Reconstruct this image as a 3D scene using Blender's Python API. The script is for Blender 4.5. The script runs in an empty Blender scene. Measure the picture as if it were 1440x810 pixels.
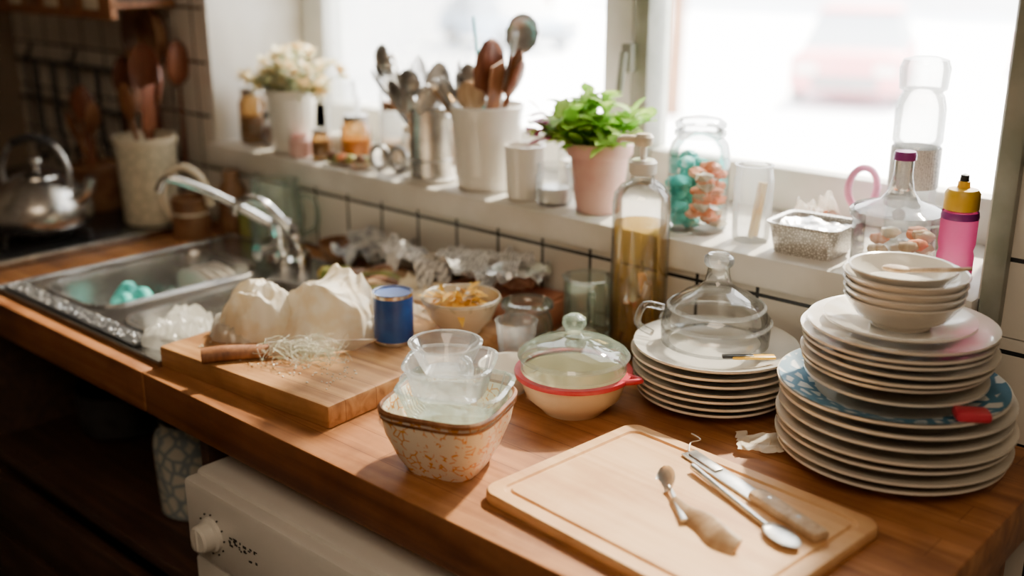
import bpy, bmesh, math, random
from mathutils import Vector, Matrix, noise, Quaternion
random.seed(7)
R=random.uniform
pi=math.pi
# ------------------------------------------------------------------ materials
def newmat(name):
    m=bpy.data.materials.new(name); m.use_nodes=True
    nt=m.node_tree; nt.nodes.clear()
    out=nt.nodes.new('ShaderNodeOutputMaterial')
    return m,nt,out
def N(nt,t,**k):
    n=nt.nodes.new(t)
    for a,b in k.items():
        if a in n.inputs: n.inputs[a].default_value=b
        else: setattr(n,a,b)
    return n
def c4(c): return (c[0],c[1],c[2],1)
def pmat(name,col,rough=.4,metal=0,col2=None,scale=20,amt=(.4,.6),bump=0,bscale=60,sub=0,coat=0,stretch=(1,1,1),spec=.5,emit=0):
    m,nt,out=newmat(name)
    b=N(nt,'ShaderNodeBsdfPrincipled'); b.inputs['Roughness'].default_value=rough
    b.inputs['Metallic'].default_value=metal; b.inputs['Base Color'].default_value=c4(col)
    b.inputs['Specular IOR Level'].default_value=spec
    b.inputs['Coat Weight'].default_value=coat
    if sub: 
        b.inputs['Subsurface Weight'].default_value=sub; b.inputs['Subsurface Radius'].default_value=(.01,.008,.006); b.inputs['Subsurface Scale'].default_value=1
    nt.links.new(b.outputs[0],out.inputs[0])
    tc=N(nt,'ShaderNodeTexCoord'); mp=N(nt,'ShaderNodeMapping'); mp.inputs['Scale'].default_value=stretch
    nt.links.new(tc.outputs['Object'],mp.inputs[0])
    if col2:
        n=N(nt,'ShaderNodeTexNoise'); n.inputs['Scale'].default_value=scale; n.inputs['Detail'].default_value=6
        nt.links.new(mp.outputs[0],n.inputs[0])
        r=N(nt,'ShaderNodeValToRGB'); r.color_ramp.elements[0].position=amt[0]; r.color_ramp.elements[1].position=amt[1]
        r.color_ramp.elements[0].color=c4(col); r.color_ramp.elements[1].color=c4(col2)
        nt.links.new(n.outputs[0],r.inputs[0]); nt.links.new(r.outputs[0],b.inputs['Base Color'])
    if bump:
        n=N(nt,'ShaderNodeTexNoise'); n.inputs['Scale'].default_value=bscale; n.inputs['Detail'].default_value=5
        nt.links.new(mp.outputs[0],n.inputs[0])
        bp=N(nt,'ShaderNodeBump'); bp.inputs['Strength'].default_value=bump; bp.inputs['Distance'].default_value=.003
        nt.links.new(n.outputs[0],bp.inputs['Height']); nt.links.new(bp.outputs[0],b.inputs['Normal'])
    return m
def woodmat(name,c1,c2,c3,axis=0,scale=1.0,rough=.4,plank=None,coat=0,dirt=(.6,.52,.45)):
    m,nt,out=newmat(name)
    b=N(nt,'ShaderNodeBsdfPrincipled'); b.inputs['Coat Weight'].default_value=coat
    nt.links.new(b.outputs[0],out.inputs[0])
    tc=N(nt,'ShaderNodeTexCoord'); mp=N(nt,'ShaderNodeMapping')
    s=[28*scale]*3; s[axis]=1.6*scale; mp.inputs['Scale'].default_value=s
    nt.links.new(tc.outputs['Object'],mp.inputs[0])
    n=N(nt,'ShaderNodeTexNoise'); n.inputs['Scale'].default_value=1.5; n.inputs['Detail'].default_value=8; n.inputs['Distortion'].default_value=1.2
    nt.links.new(mp.outputs[0],n.inputs[0])
    r=N(nt,'ShaderNodeValToRGB'); e=r.color_ramp.elements
    e[0].position=.3; e[0].color=c4(c1); e[1].position=.72; e[1].color=c4(c3); x=e.new(.5); x.color=c4(c2)
    nt.links.new(n.outputs[0],r.inputs[0])
    n2=N(nt,'ShaderNodeTexNoise'); n2.inputs['Scale'].default_value=8; n2.inputs['Detail'].default_value=9; n2.inputs['Roughness'].default_value=.62
    nt.links.new(tc.outputs['Object'],n2.inputs[0])
    mx=N(nt,'ShaderNodeMix',data_type='RGBA',blend_type='MULTIPLY'); mx.inputs[0].default_value=.75
    r2=N(nt,'ShaderNodeValToRGB'); r2.color_ramp.elements[0].position=.34; r2.color_ramp.elements[0].color=c4(dirt); r2.color_ramp.elements[1].position=.58; r2.color_ramp.elements[1].color=(1.0,1.0,1.0,1)
    nt.links.new(n2.outputs[0],r2.inputs[0]); nt.links.new(r.outputs[0],mx.inputs[6]); nt.links.new(r2.outputs[0],mx.inputs[7])
    last=mx.outputs[2]
    if plank:
        br=N(nt,'ShaderNodeTexBrick'); br.offset=.37; br.inputs['Scale'].default_value=1
        br.inputs['Color1'].default_value=(.82,.79,.75,1); br.inputs['Color2'].default_value=(1,1,1,1); br.inputs['Mortar'].default_value=(.45,.35,.28,1)
        br.inputs['Mortar Size'].default_value=.0008; br.inputs['Brick Width'].default_value=plank[0]; br.inputs['Row Height'].default_value=plank[1]; br.inputs['Mortar Smooth'].default_value=.3
        nt.links.new(tc.outputs['Object'],br.inputs[0])
        m2=N(nt,'ShaderNodeMix',data_type='RGBA',blend_type='MULTIPLY'); m2.inputs[0].default_value=.8
        nt.links.new(last,m2.inputs[6]); nt.links.new(br.outputs[0],m2.inputs[7]); last=m2.outputs[2]
    nt.links.new(last,b.inputs['Base Color'])
    rr=N(nt,'ShaderNodeMapRange'); rr.inputs[3].default_value=rough-.1; rr.inputs[4].default_value=rough+.2
    nt.links.new(n2.outputs[0],rr.inputs[0]); nt.links.new(rr.outputs[0],b.inputs['Roughness'])
    bp=N(nt,'ShaderNodeBump'); bp.inputs['Strength'].default_value=.2; bp.inputs['Distance'].default_value=.002
    nt.links.new(n.outputs[0],bp.inputs['Height']); nt.links.new(bp.outputs[0],b.inputs['Normal'])
    return m
def tilemat(name,col,mortar):
    m,nt,out=newmat(name)
    b=N(nt,'ShaderNodeBsdfPrincipled'); b.inputs['Roughness'].default_value=.25
    nt.links.new(b.outputs[0],out.inputs[0])
    tc=N(nt,'ShaderNodeTexCoord'); sp=N(nt,'ShaderNodeSeparateXYZ'); cb=N(nt,'ShaderNodeCombineXYZ')
    nt.links.new(tc.outputs['Object'],sp.inputs[0])
    ad=N(nt,'ShaderNodeMath',operation='ADD'); nt.links.new(sp.outputs[0],ad.inputs[0]); nt.links.new(sp.outputs[1],ad.inputs[1])
    nt.links.new(ad.outputs[0],cb.inputs[0]); nt.links.new(sp.outputs[2],cb.inputs[1])
    mp=N(nt,'ShaderNodeMapping'); mp.inputs['Location'].default_value=(10.02,-.9+.115*20+.003,0); nt.links.new(cb.outputs[0],mp.inputs[0])
    br=N(nt,'ShaderNodeTexBrick'); br.offset=0; br.inputs['Scale'].default_value=1
    br.inputs['Color1'].default_value=c4(col); br.inputs['Color2'].default_value=c4([x*.93 for x in col]); br.inputs['Mortar'].default_value=c4(mortar)
    br.inputs['Mortar Size'].default_value=.003; br.inputs['Brick Width'].default_value=.1; br.inputs['Row Height'].default_value=.115; br.inputs['Mortar Smooth'].default_value=.1
    nt.links.new(mp.outputs[0],br.inputs[0]); nt.links.new(br.outputs[0],b.inputs['Base Color'])
    bp=N(nt,'ShaderNodeBump'); bp.invert=True; bp.inputs['Strength'].default_value=.5; bp.inputs['Distance'].default_value=.002
    nt.links.new(br.outputs['Fac'],bp.inputs['Height']); nt.links.new(bp.outputs[0],b.inputs['Normal'])
    return m
def glassmat(name,tint=(.97,.98,.98),edge=(.45,.52,.52),gl=.08,rough=.03,haze=0,hcol=(.9,.92,.92)):
    m,nt,out=newmat(name)
    lw=N(nt,'ShaderNodeLayerWeight'); lw.inputs[0].default_value=.3
    pw=N(nt,'ShaderNodeMath',operation='POWER'); pw.inputs[1].default_value=2.5
    nt.links.new(lw.outputs['Facing'],pw.inputs[0])
    mx=N(nt,'ShaderNodeMix',data_type='RGBA'); mx.inputs[6].default_value=c4(tint); mx.inputs[7].default_value=c4(edge)
    nt.links.new(pw.outputs[0],mx.inputs[0])
    tr=N(nt,'ShaderNodeBsdfTransparent'); nt.links.new(mx.outputs[2],tr.inputs[0])
    g=N(nt,'ShaderNodeBsdfGlossy'); g.inputs['Roughness'].default_value=rough
    ma=N(nt,'ShaderNodeMath',operation='MULTIPLY_ADD'); ma.inputs[1].default_value=.75; ma.inputs[2].default_value=gl; ma.use_clamp=True
    nt.links.new(lw.outputs['Fresnel'],ma.inputs[0])
    ms=N(nt,'ShaderNodeMixShader'); nt.links.new(ma.outputs[0],ms.inputs[0]); nt.links.new(tr.outputs[0],ms.inputs[1]); nt.links.new(g.outputs[0],ms.inputs[2])
    last=ms
    if haze:
        d=N(nt,'ShaderNodeBsdfDiffuse'); d.inputs[0].default_value=c4(hcol)
        t2=N(nt,'ShaderNodeBsdfTranslucent'); t2.inputs[0].default_value=c4(hcol)
        a=N(nt,'ShaderNodeMixShader'); a.inputs[0].default_value=.55; nt.links.new(d.outputs[0],a.inputs[1]); nt.links.new(t2.outputs[0],a.inputs[2])
        m3=N(nt,'ShaderNodeMixShader'); m3.inputs[0].default_value=haze
        nt.links.new(ms.outputs[0],m3.inputs[1]); nt.links.new(a.outputs[0],m3.inputs[2]); last=m3
    nt.links.new(last.outputs[0],out.inputs[0])
    return m
def leafmat(name,c1,c2,mix=.5,bump=0):
    m,nt,out=newmat(name)
    tc=N(nt,'ShaderNodeTexCoord'); n=N(nt,'ShaderNodeTexNoise'); n.inputs['Scale'].default_value=35
    nt.links.new(tc.outputs['Object'],n.inputs[0])
    r=N(nt,'ShaderNodeValToRGB'); r.color_ramp.elements[0].position=.4; r.color_ramp.elements[1].position=.6
    r.color_ramp.elements[0].color=c4(c1); r.color_ramp.elements[1].color=c4(c2); nt.links.new(n.outputs[0],r.inputs[0])
    d=N(nt,'ShaderNodeBsdfPrincipled'); d.inputs['Roughness'].default_value=.5; t=N(nt,'ShaderNodeBsdfTranslucent')
    nt.links.new(r.outputs[0],d.inputs['Base Color']); nt.links.new(r.outputs[0],t.inputs[0])
    ms=N(nt,'ShaderNodeMixShader'); ms.inputs[0].default_value=mix
    nt.links.new(d.outputs[0],ms.inputs[1]); nt.links.new(t.outputs[0],ms.inputs[2]); nt.links.new(ms.outputs[0],out.inputs[0])
    return m
M={}
M['counter']=woodmat('counter_wood',(.24,.085,.022),(.40,.16,.046),(.53,.245,.085),0,.8,.5,(.9,.045),coat=0,dirt=(.46,.37,.30))
M['board1']=woodmat('chopping_board_wood',(.30,.13,.04),(.50,.25,.085),(.64,.37,.145),0,1,.5,(2.0,.055),dirt=(.5,.4,.3))
M['board2']=woodmat('light_board_wood',(.58,.30,.115),(.68,.39,.165),(.75,.47,.225),0,.7,.45,dirt=(.75,.64,.52))
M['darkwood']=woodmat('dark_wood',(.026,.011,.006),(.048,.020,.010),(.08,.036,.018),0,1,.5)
M['midwood']=woodmat('mid_wood',(.17,.06,.02),(.28,.11,.038),(.38,.17,.07),2,1.5,.5)
M['palewood']=woodmat('pale_wood',(.42,.27,.14),(.55,.38,.22),(.66,.49,.31),2,1.5,.5)
M['brownwood']=woodmat('brown_spoon_wood',(.12,.03,.012),(.20,.058,.024),(.28,.10,.04),2,1.5,.4)
M['tile']=tilemat('wall_tile',(.76,.71,.62),(.018,.02,.024))
M['paint']=pmat('white_paint',(.80,.77,.71),.45,col2=(.66,.62,.55),scale=7,bump=.15,bscale=25)
M['plaster']=pmat('plaster',(.25,.19,.13),.8,col2=(.21,.16,.11),scale=4)
M['floor']=pmat('floor_dark',(.04,.03,.02),.5,col2=(.07,.05,.035),scale=5)
M['frame']=pmat('window_frame_paint',(.80,.80,.76),.4,col2=(.72,.72,.67),scale=12)
M['framegrey']=pmat('window_frame_grey',(.24,.25,.20),.45,col2=(.31,.31,.26),scale=20)
M['white']=pmat('white_ceramic',(.82,.79,.72),.18,col2=(.76,.72,.64),scale=9,coat=.3)
M['cream']=pmat('cream_ceramic',(.76,.67,.50),.25,col2=(.66,.56,.40),scale=14,coat=.3)
M['plate']=pmat('plate_ceramic',(.82,.77,.69),.15,col2=(.74,.69,.60),scale=8,coat=.4)
M['plateg']=pmat('plate_grey_ceramic',(.64,.62,.57),.15,col2=(.76,.72,.65),scale=8,coat=.4)
M['steel']=pmat('brushed_steel',(.62,.60,.57),.27,1,col2=(.46,.44,.42),scale=30,bump=.05,bscale=200)
M['usteel']=pmat('utensil_steel',(.70,.69,.67),.32,.85,col2=(.52,.51,.49),scale=40)
M['sink']=pmat('sink_steel',(.50,.49,.48),.27,1,col2=(.36,.35,.34),scale=12,bump=.1,bscale=120)
M['chrome']=pmat('chrome',(.75,.75,.74),.1,1,col2=(.68,.68,.67),scale=30)
M['dull']=pmat('dull_steel',(.44,.43,.41),.38,.85,col2=(.26,.25,.24),scale=60)
M['black']=pmat('black_metal',(.02,.02,.022),.4,col2=(.04,.04,.04),scale=30)
M['stove']=pmat('stove_enamel',(.018,.018,.02),.25,col2=(.03,.028,.025),scale=30)
M['glass']=glassmat('clear_glass')
M['glassg']=glassmat('green_glass',(.90,.96,.92),(.34,.50,.42),.08,.03,.13,(.70,.88,.76))
M['glassh']=glassmat('hazy_glass',(.95,.96,.96),(.45,.52,.52),.08,.06,.16)
M['pane']=glassmat('window_glass',(.98,.99,.99),(.9,.95,.95),.0,.02)
M['liquid']=glassmat('amber_liquid',(.96,.80,.46),(.74,.50,.20),.02,.2,.16,(.88,.66,.26))
M['plasticw']=pmat('white_enamel',(.76,.73,.67),.3,col2=(.71,.68,.62),scale=6)
M['cloth']=leafmat('cream_cloth',(.82,.72,.54),(.90,.86,.76),.30)
M['plastic_bag']=glassmat('plastic_bag',(.92,.92,.88),(.6,.6,.56),.12,.22,.42,(.92,.90,.84))
M['towel']=pmat('grey_towel',(.25,.26,.27),.9,col2=(.50,.50,.48),scale=50)
M['blue']=pmat('blue_label',(.008,.05,.25),.35,col2=(.015,.09,.36),scale=25)
M['red']=pmat('red_rim',(.46,.015,.04),.35,col2=(.56,.04,.07),scale=30)
M['redwood']=pmat('red_box_wood',(.40,.12,.06),.5,col2=(.50,.19,.10),scale=20)
M['pink']=pmat('pink_pot',(.66,.36,.31),.5,col2=(.72,.46,.40),scale=14)
M['pinkp']=glassmat('pink_plastic',(.97,.88,.92),(.8,.35,.55),.08,.2,.85,(.80,.18,.44))
M['pinks']=pmat('pink_plastic_solid',(.80,.30,.52),.35,col2=(.86,.42,.62),scale=10,sub=.2)
M['yellow']=pmat('yellow_cap',(.80,.42,.01),.35,col2=(.85,.52,.03),scale=20)
M['purple']=pmat('purple_cap',(.22,.02,.19),.35,col2=(.30,.04,.26),scale=20)
M['teal']=pmat('teal_paper',(.04,.50,.46),.6,col2=(.08,.64,.60),scale=40)
M['orange']=pmat('orange_wrap',(.86,.28,.11),.6,col2=(.9,.48,.32),scale=40)
M['food']=pmat('yellow_peel',(.88,.44,.02),.5,col2=(.94,.58,.08),scale=40)
M['foil']=pmat('foil',(.80,.79,.77),.28,1,col2=(.45,.44,.43),scale=50,bump=.5,bscale=160)
M['leaf']=leafmat('leaf_green',(.18,.42,.03),(.48,.70,.14))
M['leafr']=leafmat('leaf_purple',(.26,.03,.09),(.40,.11,.18))
M['petal']=leafmat('petal_cream',(.82,.62,.28),(.88,.82,.62))
M['sage']=leafmat('leaf_sage',(.34,.40,.22),(.5,.53,.35))
M['fibre']=pmat('pale_fibre',(.75,.72,.60),.7,col2=(.55,.60,.45),scale=60)
M['soil']=pmat('soil',(.04,.025,.015),.9,col2=(.08,.05,.03),scale=60)
M['green']=pmat('green_veg',(.16,.21,.04),.5,col2=(.40,.36,.10),scale=25)
M['brown']=pmat('brown_glaze',(.15,.06,.025),.4,col2=(.27,.14,.065),scale=20)
M['amber']=glassmat('amber_glass',(.85,.65,.38),(.45,.25,.10),.1,.05,.2,(.7,.45,.2))
M['snow']=pmat('snow',(.86,.88,.92),.8,col2=(.70,.74,.80),scale=.5)
M['build']=pmat('pale_render',(.70,.68,.68),.8,col2=(.78,.76,.76),scale=.6)
M['carred']=pmat('car_red',(.62,.24,.25),.3,col2=(.66,.28,.28),scale=2)
M['carblue']=pmat('car_blue',(.42,.50,.60),.3,col2=(.46,.53,.62),scale=2)
M['carglass']=pmat('car_glass',(.35,.38,.42),.2,col2=(.40,.43,.46))
M['tyre']=pmat('tyre',(.2,.2,.2),.8,col2=(.24,.24,.24))
def printmat(name,base,ink,scale,thr=.5,wave=False,rough=.5,metal=0):
    m,nt,out=newmat(name); b=N(nt,'ShaderNodeBsdfPrincipled'); b.inputs['Roughness'].default_value=rough; b.inputs['Metallic'].default_value=metal
    nt.links.new(b.outputs[0],out.inputs[0]); tc=N(nt,'ShaderNodeTexCoord')
    if wave:
        n=N(nt,'ShaderNodeTexWave'); n.inputs['Scale'].default_value=scale; n.inputs['Distortion'].default_value=6; n.inputs['Detail'].default_value=3
        n.inputs['Detail Scale'].default_value=3
    else:
        n=N(nt,'ShaderNodeTexVoronoi',feature='DISTANCE_TO_EDGE'); n.inputs['Scale'].default_value=scale
    nt.links.new(tc.outputs['Object'],n.inputs[0])
    r=N(nt,'ShaderNodeValToRGB'); r.color_ramp.elements[0].position=thr; r.color_ramp.elements[1].position=thr+.08
    r.color_ramp.elements[0].color=c4(ink); r.color_ramp.elements[1].color=c4(base)
    nt.links.new(n.outputs[0],r.inputs[0]); nt.links.new(r.outputs[0],b.inputs['Base Color'])
    return m
def specklemat(name,base,ink):
    # cream glaze with broken orange squiggles
    m,nt,out=newmat(name); b=N(nt,'ShaderNodeBsdfPrincipled'); b.inputs['Roughness'].default_value=.35
    nt.links.new(b.outputs[0],out.inputs[0]); tc=N(nt,'ShaderNodeTexCoord')
    v=N(nt,'ShaderNodeTexVoronoi',feature='DISTANCE_TO_EDGE'); v.inputs['Scale'].default_value=95; nt.links.new(tc.outputs['Object'],v.inputs[0])
    a=N(nt,'ShaderNodeMath',operation='LESS_THAN'); a.inputs[1].default_value=.075; nt.links.new(v.outputs[0],a.inputs[0])
    n=N(nt,'ShaderNodeTexNoise'); n.inputs['Scale'].default_value=90; n.inputs['Detail'].default_value=3; nt.links.new(tc.outputs['Object'],n.inputs[0])
    c=N(nt,'ShaderNodeMath',operation='GREATER_THAN'); c.inputs[1].default_value=.50; nt.links.new(n.outputs[0],c.inputs[0])
    d=N(nt,'ShaderNodeMath',operation='MULTIPLY'); nt.links.new(a.outputs[0],d.inputs[0]); nt.links.new(c.outputs[0],d.inputs[1])
    mx=N(nt,'ShaderNodeMix',data_type='RGBA'); mx.inputs[6].default_value=c4(base); mx.inputs[7].default_value=c4(ink); nt.links.new(d.outputs[0],mx.inputs[0])
    nt.links.new(mx.outputs[2],b.inputs['Base Color']); return m
M['patbowl']=specklemat('speckled_bowl',(.84,.75,.60),(.74,.33,.06))
M['patblue']=printmat('blue_pattern_plate',(.70,.72,.70),(.06,.20,.32),48,.14)
M['patcrock']=printmat('patterned_crock',(.50,.48,.41),(.20,.25,.27),42,.08)
M['news']=printmat('newsprint',(.82,.81,.78),(.22,.22,.24),60,.30,True,.8)
M['crockpat']=printmat('cream_crock_pattern',(.66,.58,.42),(.50,.45,.31),34,.03)
M['label']=printmat('label_text',(.85,.85,.83),(.40,.40,.42),160,.25,True,.6)
M['foilmesh']=printmat('foil_mesh',(.90,.88,.84),(.45,.42,.38),260,.12,False,.35,.6)

# ------------------------------------------------------------------ mesh builder
class B:
    def __init__(s): s.v=[];s.f=[];s.m=[];s.mats=[]
    def mi(s,mat):
        mat=M[mat]
        if mat not in s.mats: s.mats.append(mat)
        return s.mats.index(mat)
    def add(s,vs,fs,mat,T=None):
        o=len(s.v); k=s.mi(mat)
        for v in vs:
            v=Vector(v); s.v.append(T@v if T is not None else v)
        for f in fs: s.f.append([i+o for i in f]); s.m.append(k)
        return s
    def lathe(s,prof,mat,off=(0,0,0),seg=48,n=2,sx=1,sy=1,T=None,ruf=None):
        vs=[];fs=[];off=Vector(off)
        for j,(r,z) in enumerate(prof):
            for i in range(seg):
                a=2*pi*i/seg; c,d=math.cos(a),math.sin(a)
                k=1 if n==2 else 1/((abs(c)**n+abs(d)**n)**(1/n))
                rr=r*k
                if ruf: rr,zz=ruf(rr,z,a)
                else: zz=z
                vs.append(Vector((rr*c*sx,rr*d*sy,zz))+off)
        for j in range(len(prof)-1):
            for i in range(seg):
                k=(i+1)%seg
                fs.append([j*seg+i,j*seg+k,(j+1)*seg+k,(j+1)*seg+i])
        return s.add(vs,fs,mat,T)
    def box(s,c,d,mat,bev=.003,rz=0,T=None,seg=2):
        bm=bmesh.new(); bmesh.ops.create_cube(bm,size=1)
        for v in bm.verts: v.co=Vector((v.co.x*d[0],v.co.y*d[1],v.co.z*d[2]))
        if bev: bmesh.ops.bevel(bm,geom=bm.edges[:],offset=min(bev,min(d)*.45),segments=seg,affect='EDGES',profile=.5)
        Mx=Matrix.Translation(c)@Matrix.Rotation(rz,4,'Z')
        if T is not None: Mx=T@Mx
        bm.verts.index_update()
        s.add([v.co.copy() for v in bm.verts],[[v.index for v in f.verts] for f in bm.faces],mat,Mx); bm.free(); return s
    def tube(s,pts,r,mat,seg=12,T=None,flat=1,caps=True,smooth=0):
        pts=[Vector(p) for p in pts]
        if smooth:
            q=[];n=len(pts)
            for i in range(n-1):
                p0=pts[max(i-1,0)];p1=pts[i];p2=pts[i+1];p3=pts[min(i+2,n-1)]
                for k in range(smooth):
                    t=k/smooth
                    q.append(.5*((2*p1)+(p2-p0)*t+(2*p0-5*p1+4*p2-p3)*t*t+(3*p1-p0-3*p2+p3)*t**3))
            q.append(pts[-1])
            if not isinstance(r,(int,float)):
                rr=[]
                for i in range(n-1):
                    for k in range(smooth): rr.append(r[i]+(r[i+1]-r[i])*k/smooth)
                rr.append(r[-1]); r=rr
            pts=q
        if isinstance(r,(int,float)): r=[r]*len(pts)
        vs=[];fs=[];u=None
        for i,p in enumerate(pts):
            t=(pts[min(i+1,len(pts)-1)]-pts[max(i-1,0)]).normalized()
            if u is None:
                u=t.orthogonal().normalized()
            u=(u-t*u.dot(t)).normalized(); w=t.cross(u)
            for k in range(seg):
                a=2*pi*k/seg; vs.append(p+u*math.cos(a)*r[i]+w*math.sin(a)*r[i]*flat)
        for i in range(len(pts)-1):
            for k in range(seg):
                l=(k+1)%seg; fs.append([i*seg+k,i*seg+l,(i+1)*seg+l,(i+1)*seg+k])
        if caps:
            fs.append(list(range(seg))[::-1]); fs.append([(len(pts)-1)*seg+k for k in range(seg)])
        return s.add(vs,fs,mat,T)
    def ell(s,c,d,mat,T=None,fn=None,sub=3):
        bm=bmesh.new(); bmesh.ops.create_icosphere(bm,subdivisions=sub,radius=1)
        vs=[]
        for v in bm.verts:
            p=v.co.copy()
            if fn: p=fn(p)
            vs.append(Vector((p.x*d[0],p.y*d[1],p.z*d[2]))+Vector(c))
        bm.verts.index_update()
        s.add(vs,[[v.index for v in f.verts] for f in bm.faces],mat,T); bm.free(); return s
    def leaf(s,p,dirv,up,L,W,mat,bend=.3):
        dirv=dirv.normalized(); sd=dirv.cross(up)
        if sd.length<.01: sd=dirv.orthogonal()
        sd.normalize(); nn=sd.cross(dirv)
        vs=[];fs=[]
        for i,(t,w) in enumerate([(0,.08),(.25,.75),(.5,1),(.75,.75),(1,.05)]):
            m=p+dirv*L*t-nn*bend*L*t*t
            vs+=[m-sd*W*w*.5+nn*W*.12*w,m,m+sd*W*w*.5+nn*W*.12*w]
            if i: 
                o=i*3; fs+=[[o-3,o-2,o+1,o],[o-2,o-1,o+2,o+1]]
        return s.add(vs,fs,mat)
    def grid(s,nx,ny,fn,mat,T=None):
        vs=[fn(i/nx,j/ny) for j in range(ny+1) for i in range(nx+1)]
        fs=[[j*(nx+1)+i,j*(nx+1)+i+1,(j+1)*(nx+1)+i+1,(j+1)*(nx+1)+i] for j in range(ny) for i in range(nx)]
        return s.add(vs,fs,mat,T)
    def crump(s,c,rx,ry,H,mat,seed,fr=1.0,amp=1.0,nr=70,na=150):
        o=Vector((seed*3.1,seed*1.7,seed)); vs=[];c=Vector(c)
        def ridge(p): return 1-min(1,abs(noise.noise(p))*2.4)
        for i in range(nr+1):
            t=i/nr
            for k in range(na):
                a=2*pi*k/na
                e=1+.16*noise.noise(Vector((math.cos(a)*1.4,math.sin(a)*1.4,seed)))+.06*noise.noise(Vector((math.cos(a)*5,math.sin(a)*5,seed)))
                x=math.cos(a)*t*e; y_=math.sin(a)*t*e
                P=Vector((x*rx,y_*ry,0))*22*fr+o
                w=P+.9*Vector((noise.noise(P*.5),noise.noise(P*.5+Vector((9,0,0))),noise.noise(P*.5+Vector((0,9,0)))))
                env=max(0,1-t**3.2)**.62
                f1=ridge(Vector((w.x*.55,w.y*1.3,0))); f2=ridge(Vector((w.x*1.5,w.y*.8,7))); f3=ridge(Vector((w.x*2.6,w.y*2.6,3)))
                big=noise.noise(w*.45+Vector((0,0,5)))
                h=H*env*(.66+.38*big+amp*(.30*f1+.16*f2+.06*f3-.2))
                ov=.010*amp*env
                vs.append(c+Vector((x*rx+ov*noise.noise(w*.9)*1.4,y_*ry+ov*noise.noise(w*.9+Vector((5,5,5)))*1.4,max(.0008,h))))
        fs=[[i*na+k,(i+1)*na+k,(i+1)*na+(k+1)%na,i*na+(k+1)%na] for i in range(nr) for k in range(na)]
        return s.add(vs,fs,mat)
    def build(s,name,loc=(0,0,0),rz=0,quat=None,ang=38):
        me=bpy.data.meshes.new(name); me.from_pydata([tuple(v) for v in s.v],[],s.f)
        for m in s.mats: me.materials.append(m)
        me.polygons.foreach_set('material_index',s.m)
        bm=bmesh.new(); bm.from_mesh(me)
        bmesh.ops.remove_doubles(bm,verts=bm.verts,dist=1e-6)
        bm.to_mesh(me); bm.free()
        me.polygons.foreach_set('use_smooth',[True]*len(me.polygons))
        me.set_sharp_from_angle(angle=math.radians(ang)); me.update()
        o=bpy.data.objects.new(name,me); bpy.context.scene.collection.objects.link(o)
        o.location=loc
        if quat is not None: o.rotation_mode='QUATERNION'; o.rotation_quaternion=quat
        else: o.rotation_euler=(0,0,rz)
        return o
def fbm(p,s,o=4): return noise.fractal(Vector(p)*s,1.0,2.0,o)
Z0=.90; ZS=1.072
# ------------------------------------------------------------------ room shell
b=B()
b.box((-.5,.75,.516),(5.0,.3,1.03),'tile',0)
b.box((-2.54,.75,1.79),(.92,.3,1.52),'tile',0)
b.box((.79,.75,1.79),(2.42,.3,1.52),'tile',0)
b.box((-1.25,.75,2.35),(1.66,.3,.4),'tile',0)
b.build('wall_back')
B().box((-3.05,-1.0,1.275),(.1,3.2,2.55),'plaster',0).build('wall_left')
B().box((1.9,-1.0,1.275),(.1,3.2,2.55),'plaster',0).build('wall_right')
B().box((-.6,-2.65,1.275),(5.0,.1,2.55),'plaster',0).build('wall_front')
B().box((-.6,-1.0,-.05),(5.0,3.4,.1),'floor',0).build('floor')
B().box((-.6,-.85,2.6),(5.0,3.7,.1),'plaster',0).build('ceiling')
B().box((-1.25,.7425,1.049),(1.658,.315,.046),'paint',.006).build('window_sill')
B().box((-2.07,.75,1.61),(.02,.3,1.076),'paint',.002).build('trim_1')
b=B().box((-.409,.745,1.61),(.022,.3,1.076),'paint',.002)
b.box((-.402,.592,1.56),(.026,.016,1.16),'framegrey',.003).build('trim_2')
b=B()
y=.872
b.box((-2.02,y,1.61),(.08,.055,1.07),'frame',.006); b.box((-.45,y,1.61),(.06,.055,1.07),'frame',.006)
b.box((-1.25,y,1.108),(1.6,.055,.07),'frame',.006); b.box((-1.25,y,2.12),(1.6,.055,.07),'frame',.006)
b.box((-1.155,y-.004,1.62),(.062,.062,1.0),'frame',.006); b.box((-1.098,y-.012,1.62),(.032,.07,1.0),'framegrey',.005)
b.box((-1.115,y-.05,1.30),(.022,.03,.05),'framegrey',.004); b.tube([(-1.115,y-.07,1.31),(-1.115,y-.08,1.24)],.007,'framegrey')
b.box((-1.25,y,1.62),(1.56,.006,1.0),'pane',0)
b.build('window_1')
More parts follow.
